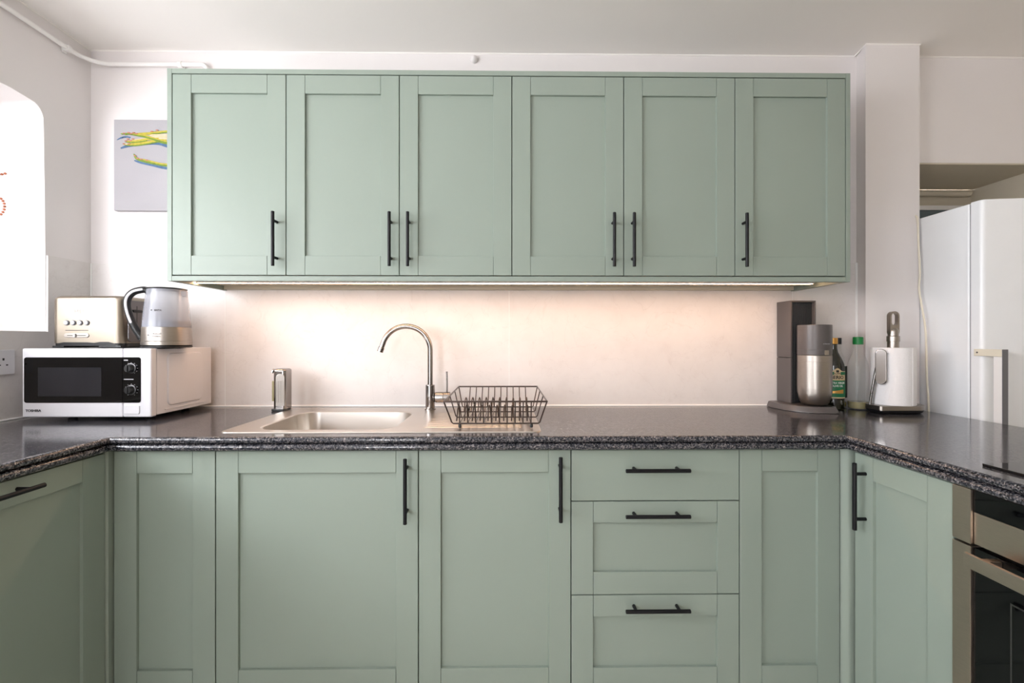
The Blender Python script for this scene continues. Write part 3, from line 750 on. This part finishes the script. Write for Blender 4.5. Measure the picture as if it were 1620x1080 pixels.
for x, y, mi in ((197, 211, 2), (200, 213, 0), (204, 210, 2), (208, 211.5, 2), (212, 210, 2), (203, 220, 2), (207, 222.5, 2), (211, 220, 2), (200, 223, 2), (197, 227.5, 2), (201, 228, 4), (205, 227.5, 2),
                 (214, 246, 2), (218, 250, 2), (224, 251.5, 2), (232, 253, 2), (198, 217, 3), (193, 218, 3), (240, 208, 2), (248, 206, 2), (216, 211.5, 2), (194, 212, 0)):
    X, Z = cvp(x, y); lathe(b, [(.0052, 0), (.0045, -.001)], (X, CY-.0040, Z), 8, mi=mi, axis='y', sx=1.2, sy=.55)
link('painted_asparagus', b, ['ag1', 'ag2', 'ag3', 'ag4', 'ag5'], parent=cv, smooth=False)

# ---- beaded ornament in the window
b = B(); oc = (-1.872, 1.700, 1.683)
for i in range(22):
    a = 2*PI*i/22; rr = .038; p = (oc[0]+rr*math.cos(a)-.014, oc[1], oc[2]+rr*math.sin(a)*1.0)
    lathe(b, [(.001, -.004), (.0038, -.002), (.0038, .002), (.001, .004)], p, 8)
OR = thing('hanging_ornament', (-1.886, 1.70, 1.63), 'rust-coloured beaded wire ornament hanging in the left window', 'ornament')
link('bead_ring', b, 'rust', parent=OR)
b = B(); pts = [(-1.99+.012*i, 1.70, 1.806+.006*math.sin(i*.5)) for i in range(13)]
for i, p in enumerate(pts): lathe(b, [(.001, -.004), (.0045, -.001), (.004, .002), (.001, .004)], p, 8)
link('bead_branch', b, 'rust', parent=OR)
b = B(); tube(b, pts, .0009, 6); tube(b, [(-1.886, 1.70, 2.088), (-1.886, 1.70, 1.72)], .0007, 6); link('wire', b, 'wire', parent=OR)

# ---- soap dispenser by the sink
SD = thing('soap_dispenser', (-.90, 1.83, .911), 'small chrome soap dispenser standing behind the left corner of the sink', 'soap dispenser')
SX0, SX1 = -.925, -.868
b = B(); o = rrect(SX0+.006, SX1, 1.800, 1.862, .014, 6)
loops = [[(x, y, .920) for x, y in o], [(x, y, 1.068) for x, y in o]]
for i in range(1, 5):
    a = PI/2*i/4; dd = .010*(1-math.cos(a)); loops.append([(x, y, 1.068+.010*math.sin(a)) for x, y in rrect(SX0+.006+dd, SX1-dd, 1.80+dd, 1.862-dd, .012, 6)])
ring_strip(b, loops, cap0=True, cap1=True); link('body', b, 'chrome', parent=SD, ang=50)
link('foot', one(lambda b: prism(b, rrect(SX0, SX1-.002, 1.795, 1.86, .012, 5), .9112, .920, .001)), 'bplast', parent=SD)
b = B(); ow = [(-.906, .932), (-.872, .932), (-.872, 1.044)]+[(-.889+.017*math.cos(a), 1.044+.014*math.sin(a)) for a in [PI*i/10 for i in range(1, 10)]]+[(-.906, 1.044)]
prism(b, ow, 1.7985, 1.802, .001, plane='xz')
for k in range(5): tube(b, [(-.902+.0065*k, 1.7985, .945), (-.902+.0065*k, 1.7985, 1.03)], .0016, 6)
link('front_window', b, 'steel', parent=SD)
b = B(); box(b, SX0-.001, SX0+.010, 1.808, 1.85, .950, 1.030, .002); link('reservoir', b, 'olive', parent=SD)
b = B(); tube(b, [(SX0+.012, 1.825, 1.068), (SX0-.002, 1.822, 1.071), (SX0-.006, 1.821, 1.060)], [.007, .006, .005], 12); link('nozzle', b, 'chrome', parent=SD)

# ================================================================== THINGS ON THE RIGHT
SM = thing('drinks_machine', (1.18, 1.82, .911), 'tall charcoal sparkling water machine with a steel bottle in the right corner', 'drinks machine')
b = B()
outl = [(1.118, 1.925), (1.104, 1.915), (1.100, 1.870), (1.112, 1.800), (1.140, 1.750), (1.19, 1.722), (1.25, 1.716), (1.272, 1.724), (1.281, 1.740), (1.283, 1.775), (1.280, 1.85), (1.275, 1.925)]
ring_strip(b, [[(x, y, .9112) for x, y in outl], [(x, y, .916) for x, y in outl], [((x-1.18)*.94+1.18, (y-1.82)*.92+1.823, .934) for x, y in outl]], cap0=True, cap1=True)
link('base', b, 'soda', parent=SM)
b = B(); tx0, tx1, ty0, ty1, tz = 1.1557, 1.2600, 1.836, 1.931, 1.352
t = .007
box(b, tx0, tx0+t, ty0, ty1, .934, 1.118, .002); box(b, tx0, tx0+t, ty0, ty1, 1.1195, tz, .002)
box(b, tx1-t, tx1, ty0, ty1, .934, tz, .002); box(b, tx0+t-.002, tx1-t+.002, ty0, ty1, tz-t, tz, .002); box(b, tx0+t-.002, tx1-t+.002, ty1-t, ty1, .934, tz-t+.002)
link('tower', b, 'soda', parent=SM)
b = B()
for k in range(15): tube(b, [(tx0+.0115+.0058*k, ty0+.016, .936), (tx0+.0115+.0058*k, ty0+.016, tz-.009)], .0030, 8)
box(b, tx0+t, tx1-t, ty0+.016, ty0+.020, .935, tz-.0075); link('fluted_back', b, 'bplast', parent=SM)
bc = (1.2150, 1.780)
HR = .0590
b = B(); lathe(b, [(HR-.001, 1.133), (HR, 1.135), (HR, 1.249), (HR-.0015, 1.2505), (HR-.004, 1.2505), (HR-.004, 1.246), (.001, 1.246)], (bc[0], bc[1], 0), 56)
hs = link('carbonating_head', b, 'soda', parent=SM, ang=40)
b = B(); lathe(b, [(HR+.0003, 1.153), (HR+.0006, 1.1538), (HR+.0003, 1.1546)], (bc[0], bc[1], 0), 56, cap0=False, cap1=False); link('seam_ring', b, 'dsteel', parent=hs)
b = B(); patch(b, bc[0], bc[1], HR, math.radians(-2), math.radians(14), 1.134, 1.152, t=.003); link('release_button', b, 'steel', parent=hs)
b = B(); curved_text(b, 'sodastream', .0062, bc[0], bc[1], 1.177, HR, math.radians(8)); link('maker_name', b, 'sprint', parent=hs, smooth=False)
b = B(); lathe(b, [(.032, .936), (.041, .938), (.049, .948), (.0545, .965), (.058, .985), (.059, 1.01), (.059, 1.106), (.0584, 1.1065), (.0584, 1.108), (.059, 1.1085), (.059, 1.131), (.0575, 1.1325)], (bc[0], bc[1], 0), 56)
link('steel_bottle', b, 'steel', parent=SM, ang=40)

OB = thing('oil_bottle', (1.330, 1.835, .9112), 'dark olive oil bottle with a gold cap and green label beside the drinks machine', 'bottle')
oc = (1.3315, 1.838, .9112)
link('glass', one(lathe, [(.036, 0), (.0385, .003), (.0385, .172), (.037, .184), (.028, .208), (.0165, .232), (.0145, .246), (.0145, .262), (.013, .264)], oc, 40), 'oilglass', parent=OB)
link('cap', one(lathe, [(.0155, .264), (.0160, .265), (.0160, .287), (.015, .2885), (.001, .289)], oc, 28), 'gold', parent=OB)
AZ = math.radians(-36+22)
b = B(); patch(b, oc[0], oc[1], .0387, AZ-1.25, AZ+1.25, .958, 1.075, zt=lambda f: 1.066+.014*math.exp(-((f-.5)/.12)**2)); lb = link('label', b, 'lcream', parent=OB)
b = B(); patch(b, oc[0], oc[1], .0394, AZ-1.2, AZ+1.2, .963, 1.030); patch(b, oc[0], oc[1], .0394, AZ-1.2, AZ-.3, 1.052, 1.064); patch(b, oc[0], oc[1], .0394, AZ+.3, AZ+1.2, 1.052, 1.064); link('green_panel', b, 'lgreen', parent=lb)
b = B(); curved_text(b, 'FILIPPO', .0095, oc[0], oc[1], 1.0565, .0396, AZ, bold=.0001); curved_text(b, 'BERIO', .0185, oc[0], oc[1], 1.0415, .0396, AZ, bold=.0005)
ring = [(math.cos(t), math.sin(t)) for t in [2*PI*i/20 for i in range(20)]]
patch(b, oc[0], oc[1], .0396, AZ-.12, AZ+.12, 1.062, 1.071)
link('brand_lettering', b, 'print', parent=lb, smooth=False)
b = B(); curved_text(b, 'EXTRA VIRGIN', .0112, oc[0], oc[1], 1.0195, .0401, AZ, bold=.0002, xs=.85); curved_text(b, 'OLIVE OIL', .0112, oc[0], oc[1], 1.0075, .0401, AZ, bold=.0002, xs=.85)
link('product_lettering', b, 'wprint', parent=lb, smooth=False)
b = B(); patch(b, oc[0], oc[1], .0400, AZ-.5, AZ+.6, .978, .984, zt=lambda f: .986+.008*f); link('label_picture', b, 'gold', parent=lb)

VB = thing('vinegar_bottle', (1.409, 1.892, .9112), 'clear glass bottle with black cap and dark label, behind the olive oil', 'bottle')
oc = (1.396, 1.902, .9112)
link('glass', one(lathe, [(.031, 0), (.033, .003), (.033, .165), (.031, .183), (.024, .208), (.0145, .232), (.0135, .262), (.012, .264)], oc, 36), 'bottle', parent=VB)
link('cap', one(lathe, [(.0150, .262), (.0152, .287), (.014, .289), (.001, .289)], oc, 24), 'bplast', parent=VB)
link('liquid', one(lathe, [(.029, .003), (.031, .006), (.031, .022), (.001, .022)], oc, 30), 'amber', parent=VB)
b = B(); patch(b, oc[0], oc[1], .0332, -1.9, .9, .952, 1.083); link('label', b, 'ldark', parent=VB)

CB = thing('squash_bottle', (1.445, 1.86, .9112), 'clear plastic bottle with a bright green cap beside the kitchen roll', 'bottle')
oc = (1.434, 1.838, .9112)
link('body', one(lathe, [(.031, 0), (.035, .004), (.0365, .012), (.0365, .135), (.0365, .160), (.034, .185), (.027, .208), (.019, .228), (.0165, .240), (.0165, .258), (.015, .262)], oc, 40), 'bottle', parent=CB)
link('cap', one(lathe, [(.0178, .262), (.0182, .264), (.0178, .290), (.0165, .2925), (.001, .293)], oc, 28), 'green_cap', parent=CB)
link('liquid', one(lathe, [(.030, .003), (.033, .006), (.0345, .014), (.0345, .030), (.001, .030)], oc, 30), 'amber', parent=CB)

# ---- kitchen roll stand
KR = thing('kitchen_roll_stand', (1.51, 1.75, .9112), 'brushed steel kitchen roll stand with loop top and sprung arm on the right worktop', 'kitchen roll holder')
kx, ky = 1.505, 1.752
def dshape(s=0, n=10):
    P = []
    for cx, cy, r, a0, a1 in ((1.585-.0, 1.795-.0, .045, 0, 90), (1.515, 1.795, .04, 90, 150), (1.432, 1.765, .015, 150, 180), (1.43, 1.70, .012, 180, 270), (1.565, 1.743, .055, 270, 360)):
        for i in range(n+1):
            a = math.radians(a0+(a1-a0)*i/n); P.append((cx+(r-s)*math.cos(a), cy+(r-s)*math.sin(a)))
    return P
D = [(x-.006 if x > 1.5 else x-.004, y+.012 if y < 1.75 else y+.004) for x, y in dshape()]
D1 = [((x-kx)*.96+kx, (y-ky)*.94+ky) for x, y in D]
b = B(); ring_strip(b, [[(x, y, .9245) for x, y in D], [(x, y, .9405) for x, y in D], [(x, y, .9425) for x, y in D1]], cap0=True, cap1=True); link('base', b, 'steel', parent=KR, ang=50)
b = B(); ring_strip(b, [[((x-kx)*.86+kx, (y-ky)*.84+ky, .9114) for x, y in D], [((x-kx)*.93+kx, (y-ky)*.93+ky, .9145) for x, y in D], [((x-kx)*.985+kx, (y-ky)*.985+ky, .9243) for x, y in D]], cap0=True, cap1=True); link('rubber_base', b, 'bplast', parent=KR)
b = B(); lathe(b, [(.019, 1.1), (.019, 1.185), (.021, 1.186), (.021, 1.206), (.0175, 1.208), (.0175, 1.225)], (kx, ky, 0), 32)
# loop head: capsule ring, open in the middle
def capsule(cx, z0, z1, r, n=12):
    return [(cx+r*math.cos(a), z1-r+r*math.sin(a)) for a in [PI*i/n for i in range(n+1)]]+[(cx+r*math.cos(a), z0+r+r*math.sin(a)) for a in [PI+PI*i/n for i in range(n+1)]]
lathe(b, [(.0175, 1.220), (.0165, 1.230), (.012, 1.236), (.001, 1.237)], (kx, ky, 0), 28)
oo = capsule(kx, 1.205, 1.303, .0185); ii = capsule(kx, 1.248, 1.297, .0128)
holed(b, oo, [ii], ky-.008, plane='xz'); holed(b, oo, [ii], ky+.008, plane='xz')
ring_strip(b, [[(x, ky-.008, z) for x, z in oo], [(x, ky+.008, z) for x, z in oo]]); ring_strip(b, [[(x, ky-.008, z) for x, z in ii], [(x, ky+.008, z) for x, z in ii]])
link('post', b, 'steel', parent=KR)
b = B(); tube(b, [(1.418, 1.757, .9415), (1.4185, 1.752, .97), (1.4205, 1.735, 1.06), (1.4215, 1.730, 1.085)], .0050, 12); ar = link('arm', b, 'chrome', parent=KR)
b = B(); cc = capsule(0, 1.022, 1.157, .0175)
b2 = B(); prism(b2, cc, -.005, .005, .003, plane='xz', seg=3); merge(b, b2, 0, Matrix.Translation((1.4290, 1.7180, 0)) @ Matrix.Rotation(math.radians(-48), 4, 'Z')); tube(b, [(1.4215, 1.730, 1.088), (1.427, 1.722, 1.088)], .005, 10); link('arm_pad', b, 'chrome', parent=ar)
PR = thing('kitchen_roll', (kx, ky, .9428), 'roll of white kitchen paper on the steel stand', 'kitchen roll')
b = B(); lathe(b, [(.022, .9430), (.0685, .9430), (.0690, .9445), (.0690, 1.1605), (.0680, 1.162), (.022, 1.162), (.022, 1.10)], (kx-.001, ky, 0), 56, cap0=False, cap1=False)
sh = [(kx+.0685*math.cos(a)*1.0, ky+.0685*math.sin(a)) for a in [math.radians(-82+5*i) for i in range(9)]]
link('paper', b, 'paper', parent=PR)
b = B(); ring_strip(b, [[(kx-.001+rr*math.sin(a), ky-rr*math.cos(a), z) for z, rr in ((.945, .0692), (.945, .0706), (1.160, .0706), (1.160, .0692))] for a in [math.radians(14+6*i) for i in range(14)]], True, True, True)
link('loose_sheet', b, 'paper', parent=PR)

# ---- fridge and its lead
FR = thing('fridge', (2.0, 1.95, .0), 'tall white upright fridge standing in the alcove right of the pier', 'fridge')
b = B(); box(b, 1.701, 2.295, 1.653, 2.235, .03, 1.697, .006, 3); link('body', b, 'fridge', parent=FR)
def dcurve():
    P = [(1.703, 1.648), (1.703, 1.620)]
    for i in range(1, 7):
        a = PI/2*i/6; P.append((1.703+.016*(1-math.cos(a)), 1.620-.014*math.sin(a)))
    for i in range(1, 20):
        x = 1.719+(2.277-1.719)*i/20; P.append((x, 1.606-.026*math.sin(PI*min(1, (x-1.719)/(2.277-1.719)))))
    for i in range(6):
        a = PI/2*(1-i/6); P.append((2.293-.016*(1-math.cos(a)), 1.620-.014*math.sin(a)))
    P += [(2.293, 1.620), (2.293, 1.648)]
    return P
b = B(); prism(b, dcurve(), .05, 1.7, .003); fd = link('door', b, 'fridge', parent=FR)
link('door_seal', one(box, 1.706, 2.29, 1.6475, 1.6535, .05, 1.690), 'grey', parent=FR)
b = B(); box(b, 1.706, 1.716, 1.640, 1.654, 1.655, 1.693, .001); link('hinge', b, 'bplast', parent=FR)
b = B(); box(b, 1.6935, 1.711, 1.5335, 1.561, .5455, 1.1335, .001); h = link('handle', b, 'gloss', parent=FR)
for z in (1.134, .52): link('handle_arm', one(box, 1.693, 1.7035, 1.533, 1.628, z, z+.025, .001), 'cream', parent=h)
b = B(); box(b, 1.6925, 1.7125, 1.5305, 1.5330, .52, 1.159, .0008); link('handle_shade_strip', b, 'grey', parent=h)  # dark strip colours in the shade on the bar's camera-facing side
b = B(); lathe(b, [(.003, 0), (.003, -.001), (.001, -.001)], (1.6930, 1.616, 1.1465), 12, axis='x'); link('screw', b, 'dsteel', parent=h)
for x, y in ((1.75, 1.70), (2.25, 1.70), (1.75, 2.2), (2.25, 2.2)): link('foot', one(lathe, [(.02, 0), (.02, .03)], (x, y, .0005), 14), 'bplast', parent=FR)
b = B(); cp_ = [(1.705, 1.905, 1.712), (1.6955, 1.862, 1.704), (1.692, 1.85, 1.66), (1.691, 1.845, 1.56), (1.6895, 1.838, 1.47), (1.688, 1.84, 1.40), (1.691, 1.83, 1.32), (1.692, 1.815, 1.22), (1.6915, 1.81, 1.05), (1.6905, 1.80, .90), (1.690, 1.80, .6), (1.69, 1.8, .1)]
tube(b, smooth_path(cp_), .0038, 8)
tag(link('fridge_cable', b, 'cream'), 'thin white cable hanging in the gap between pier and fridge', 'cable')

FR.location = (2.016, 1.965, 0); RK.location.z += .0038
for o in bpy.data.objects:
    if '_w' in o: del o['_w']
